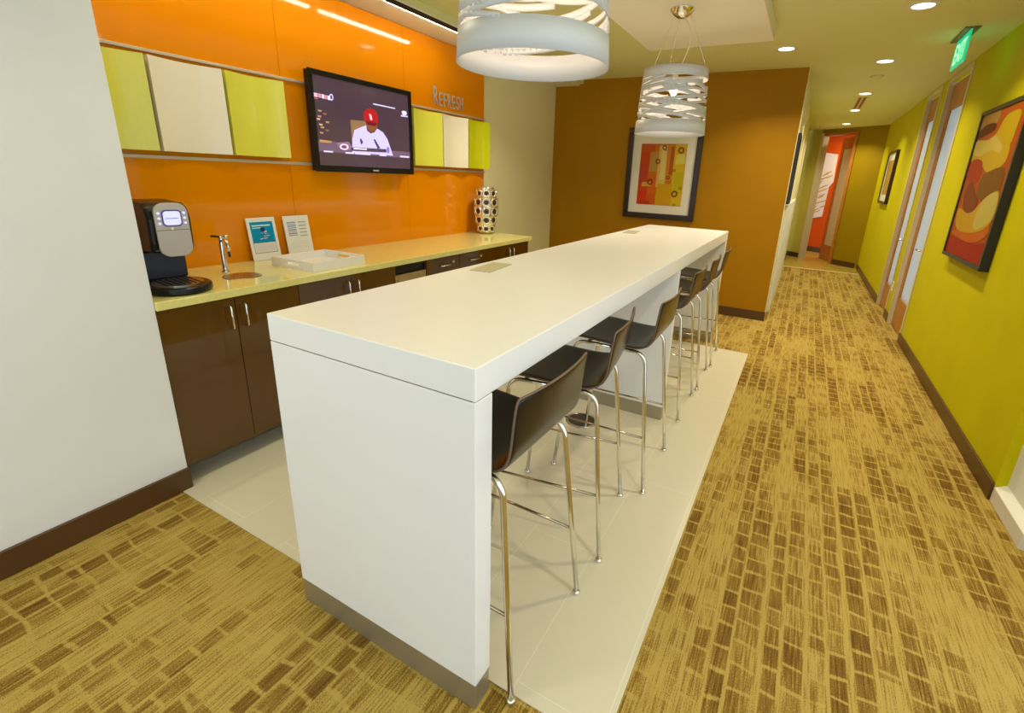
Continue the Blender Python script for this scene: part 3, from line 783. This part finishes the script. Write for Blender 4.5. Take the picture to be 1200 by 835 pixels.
# exit sign
t = thing('exit_sign', 'green lit exit sign hanging edge-on from the hall ceiling', 'exit sign', (1.405, 4.01, CEIL))
box('ceiling_plate', (-.045, -.215, -.010), (.045, .215, -.0005), M['door_edge'], t, .002)
box('panel', (-.005, -.195, -.215), (.005, .195, -.0105), M['exit_green'], t, .001)
for sx in (-1, 1):
    me = text_mesh('EXIT', 1, .0)
    xs = [v.co.x for v in me.vertices]; ys = [v.co.y for v in me.vertices]; x0, x1, yb, yt = min(xs), max(xs), min(ys), max(ys)
    for v in me.vertices:
        u = (v.co.x-x0)/(x1-x0)-.5; w = (v.co.y-yb)/(yt-yb)
        v.co = Vector((sx*.0058, (u*.30)*sx, -.185+w*.14))
    me.materials.append(M['exit_text'])
    o = bpy.data.objects.new('lettering', me); C.objects.link(o); o.parent = t

# ------------------------------------------------------------------ PICTURES
# big abstract on the lime wall
t = thing('framed_painting', 'large black-framed abstract painting with yellow and red swirls on the lime wall', 'painting', (1.67, 3.45, 1.545))
def A_(x, y, z): return (x-1.67, y-3.45, z-1.545)
y0, y1, z0, z1 = 2.965, 3.935, 1.020, 2.070
mb = MB()
for a, b in (((y0, z0), (y1, z0+.028)), ((y0, z1-.028), (y1, z1)), ((y0, z0+.028), (y0+.028, z1-.028)), ((y1-.028, z0+.028), (y1, z1-.028))):
    mb.box(A_(1.618, a[0], a[1]), A_(1.6695, b[0], b[1]))
mb.build('frame', M['black_satin'], t, .002)
pa = MB(); pa.box(A_(1.628, y0+.0285, z0+.0285), A_(1.640, y1-.0285, z1-.0285), flat((150, 68, 8)))
L = [('redlow', (160, 26, 2), [(3.905, 1.18), (3.497, 1.162), (3.209, 1.173), (2.995, 1.199), (2.995, 1.05), (3.905, 1.05)]),
 ('cream_top', (170, 128, 62), [(3.904, 2.038), (3.542, 2.038), (3.543, 1.954), (3.758, 1.968), (3.904, 1.932)]),
 ('dark', (92, 34, 12), [(3.903, 1.932), (3.74, 1.967), (3.543, 1.954), (3.549, 1.908), (3.72, 1.891), (3.903, 1.878)]),
 ('yel', (188, 154, 28), [(3.903, 1.862), (3.63, 1.856), (3.477, 1.886), (3.426, 1.934), (3.358, 1.853), (3.249, 1.797), (3.135, 1.791), (3.118, 1.705), (3.209, 1.657), (3.423, 1.632), (3.589, 1.678), (3.903, 1.725)]),
 ('pale2', (196, 172, 78), [(3.903, 1.86), (3.65, 1.85), (3.48, 1.87), (3.36, 1.83), (3.28, 1.79), (3.3, 1.75), (3.5, 1.78), (3.7, 1.75), (3.903, 1.78)]),
 ('loop', (182, 152, 10), [(3.426, 1.934), (3.336, 1.99), (3.114, 1.985), (3.108, 1.875), (3.135, 1.791), (3.252, 1.8), (3.373, 1.854)]),
 ('olive', (118, 74, 8), [(3.423, 1.632), (3.209, 1.657), (3.078, 1.638), (3.072, 1.514), (3.24, 1.49), (3.355, 1.448), (3.527, 1.495), (3.512, 1.602)]),
 ('red', (160, 46, 2), [(3.903, 1.708), (3.766, 1.735), (3.606, 1.711), (3.563, 1.652), (3.573, 1.578), (3.676, 1.562), (3.823, 1.581), (3.903, 1.618)]),
 ('brown', (122, 52, 4), [(3.826, 1.491), (3.771, 1.563), (3.685, 1.571), (3.545, 1.494), (3.437, 1.446), (3.482, 1.378), (3.612, 1.355), (3.744, 1.386)]),
 ('low', (192, 148, 24), [(3.844, 1.382), (3.612, 1.355), (3.478, 1.375), (3.366, 1.432), (3.232, 1.482), (3.069, 1.511), (3.019, 1.412), (3.047, 1.32), (3.211, 1.254), (3.471, 1.225), (3.745, 1.231), (3.857, 1.298)]),
 ('pale', (188, 172, 82), [(3.398, 1.298), (3.329, 1.449), (3.088, 1.507), (3.036, 1.381), (3.093, 1.317), (3.295, 1.256)]),
 ('orange', (190, 92, 10), [(3.768, 1.22), (3.471, 1.225), (3.207, 1.251), (3.056, 1.304), (3.036, 1.244), (3.217, 1.18), (3.468, 1.164), (3.85, 1.195)])]
def smooth_poly(p, it=4):
    q = []; n = len(p)
    for i in range(n):
        p0, p1, p2, p3 = p[i-1], p[i], p[(i+1) % n], p[(i+2) % n]
        for k in range(it):
            t_ = k/it
            q.append(tuple(.5*((2*p1[j])+(-p0[j]+p2[j])*t_+(2*p0[j]-5*p1[j]+4*p2[j]-p3[j])*t_**2+(-p0[j]+3*p1[j]-3*p2[j]+p3[j])*t_**3) for j in (0, 1)))
    return q
for n, (nm, c, pts) in enumerate(L):
    q = pts if nm == 'redlow' else smooth_poly(pts)
    c = tuple(int(v*.9) for v in c)
    pa.poly([A_(1.6279-.0002*n, min(max(y, y0+.029), y1-.029), min(max(z, z0+.029), z1-.029)) for y, z in q], flat(c))
pa.build('canvas', None, t)

# picture on the brown wall: dark frame, white mat, abstract print with rings
t = thing('framed_print', 'dark-framed orange and yellow abstract print with wide white mat on the brown wall', 'picture', (-.970, 4.84, 1.555))
def B_(x, y, z): return (x+.970, y-4.84, z-1.555)
X0, X1, Z0, Z1 = -1.400, -.540, 1.050, 2.070
mb = MB()
for a, b in (((X0, Z0), (X1, Z0+.062)), ((X0, Z1-.062), (X1, Z1)), ((X0, Z0+.062), (X0+.062, Z1-.062)), ((X1-.062, Z0+.062), (X1, Z1-.062))):
    mb.box(B_(a[0], 4.795, a[1]), B_(b[0], 4.8395, b[1]))
mb.build('frame', M['frame_dark'], t, .006)
box('mat_board', B_(X0+.0625, 4.818, Z0+.0625), B_(X1-.0625, 4.828, Z1-.0625), M['mat_board'], t)
pr = MB(); px0, px1, pz0, pz1 = -1.240, -.706, 1.210, 1.898
pr.box(B_(px0, 4.8155, pz0), B_(px1, 4.8178, pz1), flat((196, 112, 20)))
cnt = [0]
def PP(pts, c):
    cnt[0] += 1
    pr.poly([B_(px0+(px1-px0)*u, 4.8154-.00012*cnt[0], pz0+(pz1-pz0)*v) for u, v in pts], flat(c))
random.seed(8)
for (u0, u1, v0, v1, c) in ((0, .22, 0, 1, (196, 70, 14)), (0, .17, .35, .7, (180, 66, 40)), (0, .2, .05, .22, (206, 56, 16)), (.22, .40, .55, .88, (176, 138, 66)),
        (.22, .42, .2, .5, (204, 98, 16)), (.40, .60, .3, .98, (206, 176, 84)), (.46, .58, .42, .95, (216, 194, 120)), (.60, .74, .4, 1, (196, 128, 40)),
        (.74, 1, .0, 1, (204, 172, 30)), (.78, .98, .68, .84, (208, 196, 92)), (.80, 1, .2, .55, (186, 170, 16)), (.42, .78, .0, .36, (198, 152, 16)),
        (.22, .42, .0, .2, (198, 88, 20)), (.05, .3, .0, .06, (170, 60, 14)), (.66, .74, .5, .96, (176, 84, 20)), (0, .32, .86, .99, (192, 84, 18)), (.08, .3, .30, .38, (206, 156, 70))):
    PP([(u0, v0), (u1, v0+.01), (u1-.01, v1), (u0+.012, v1-.008)], c)
for (u, v, r) in ((.52, .94, .05), (.88, .90, .065), (.40, .72, .055), (.78, .58, .03), (.27, .38, .065), (.66, .46, .04), (.84, .20, .07), (.95, .30, .03), (.86, .02, .03), (.55, .90, .02)):
    rx, rz = r, r*.534/.688
    for q in range(18):
        a, b = 2*math.pi*q/18, 2*math.pi*(q+1)/18
        if q == 0: cnt[0] += 1
        cnt[0] -= 0
        pr.poly([B_(px0+(px1-px0)*(u+k_*rx*math.cos(w)), 4.8154-.00012*cnt[0], pz0+(pz1-pz0)*(v+k_*rz*math.sin(w))) for k_, w in ((1, a), (1, b), (.55, b), (.55, a))], flat((112, 54, 14)))
pr.build('print', None, t)

# small picture far down the lime wall
t = thing('framed_print', 'small dark-framed pale print far down the lime hall wall', 'picture', (1.67, 8.45, 1.68))
mb = MB()
y0, y1, z0, z1 = 8.02, 8.88, 1.285, 2.075
def F_(x, y, z): return (x-1.67, y-8.45, z-1.68)
for a, b in (((y0, z0), (y1, z0+.04)), ((y0, z1-.04), (y1, z1)), ((y0, z0+.04), (y0+.04, z1-.04)), ((y1-.04, z0+.04), (y1, z1-.04))):
    mb.box(F_(1.625, a[0], a[1]), F_(1.6695, b[0], b[1]))
mb.build('frame', M['frame_dark'], t, .003)
box('mat_board', F_(1.640, y0+.0405, z0+.0405), F_(1.65, y1-.0405, z1-.0405), M['mat_board'], t)
box('print', F_(1.6385, y0+.17, z0+.14), F_(1.6398, y1-.17, z1-.14), flat((176, 140, 60)), t)

# picture on the cream hall side wall, seen edge-on
t = thing('framed_picture', 'black-framed picture seen edge-on on the cream wall past the brown corner', 'picture', (.390, 5.12, 1.66))
mb = MB()
for a, b in (((-.22, -.36), (.22, -.32)), ((-.22, .32), (.22, .36)), ((-.22, -.32), (-.18, .32)), ((.18, -.32), (.22, .32))):
    mb.box((.0005-.005, a[0], a[1]), (.030, b[0], b[1]))
mb.build('frame', M['black_satin'], t, .003)
box('picture_face', (.000, -.1795, -.3195), (.012, .1795, .3195), flat((120, 96, 60)), t)

# patterned hanging on the red wall
t = thing('wall_hanging', 'pale cloth hanging with yellow strokes on the red wall beyond the doorway', 'wall hanging')
def hp(s, z, d=1.235): return E(s, d, z)
mb = MB(); mb.prism([hp(-.62, .74), hp(-.20, .84), hp(-.18, 1.50), hp(-.10, 1.62), hp(-.12, 2.22), hp(-.62, 2.30)], EN*.010); mb.build('cloth', M['paper'], t)
mb = MB(); random.seed(9)
for k in range(22):
    s = random.uniform(-.58, -.26); z = .9+k*.042
    mb.poly([hp(s, z, 1.2345-k*.0001), hp(s+.14, z+.06, 1.2345-k*.0001), hp(s+.15, z+.085, 1.2345-k*.0001), hp(s, z+.03, 1.2345-k*.0001)], flat((196, 160, 20)))
mb.build('strokes', None, t)

# wall outlet between the office doors
t = thing('wall_outlet', 'small pale outlet plate low on the lime wall between the two doors', 'outlet', (1.6695, 5.93, .40))
box('plate', (-.006, -.036, -.058), (0, .036, .058), M['paper'], t, .001)
for s in (-1, 1): box('socket', (-.0075, -.014, s*.025-.013), (-.0062, .014, s*.025+.013), M['plate'], t)

# lamp in the red room
t = thing('recessed_light', 'round recessed ceiling light inside the red room, hidden by the door head', 'ceiling light', E(.6, .8, CEIL), 0, 'round recessed ceiling lights')
MB().lathe([(.061, -.004), (.061, -.0005)], n=36).build('lens', M['lens'], t)
l = bpy.data.lights.new('downlight', 'AREA'); l.shape = 'DISK'; l.size = .12; l.energy = 24; l.color = (1, .8, .5)
o = bpy.data.objects.new('downlight', l); C.objects.link(o); o.parent = t; o.location = (0, 0, -.008)

# ------------------------------------------------------------------ DAYLIGHT  (open office side behind the camera)
w = bpy.data.worlds.new('world'); scn.world = w; w.use_nodes = True
bg = w.node_tree.nodes['Background']; bg.inputs[0].default_value = (.80, .90, 1.0, 1); bg.inputs[1].default_value = 1.38

# ------------------------------------------------------------------ CAMERA
cam = bpy.data.cameras.new('camera'); co = bpy.data.objects.new('camera', cam); C.objects.link(co)
f, cx, cy = 555.67, 636.18, 376.57
cam.sensor_fit = 'HORIZONTAL'; cam.sensor_width = 36; cam.lens = 36*f/1200
cam.shift_x = -(cx-600)/1200; cam.shift_y = -(417.5-cy)/1200
yaw, pit, rol = -0.4837246863, -0.2975450477, 0.0424157540
fw = Vector((math.sin(yaw)*math.cos(pit), math.cos(yaw)*math.cos(pit), math.sin(pit)))
rt = Vector((math.cos(yaw), -math.sin(yaw), 0)); up = rt.cross(fw)
r2 = rt*math.cos(rol)+up*math.sin(rol); u2 = -rt*math.sin(rol)+up*math.cos(rol)
m = Matrix((r2, u2, -fw)).transposed().to_4x4(); m.translation = (.58465, -.97590, 1.48773)
co.matrix_world = m; cam.clip_start = .02
scn.camera = co
scn.view_settings.view_transform = 'Standard'; scn.view_settings.look = 'None'
scn.view_settings.gamma = 1; scn.view_settings.use_curve_mapping = False
scn.view_settings.exposure = 0.24
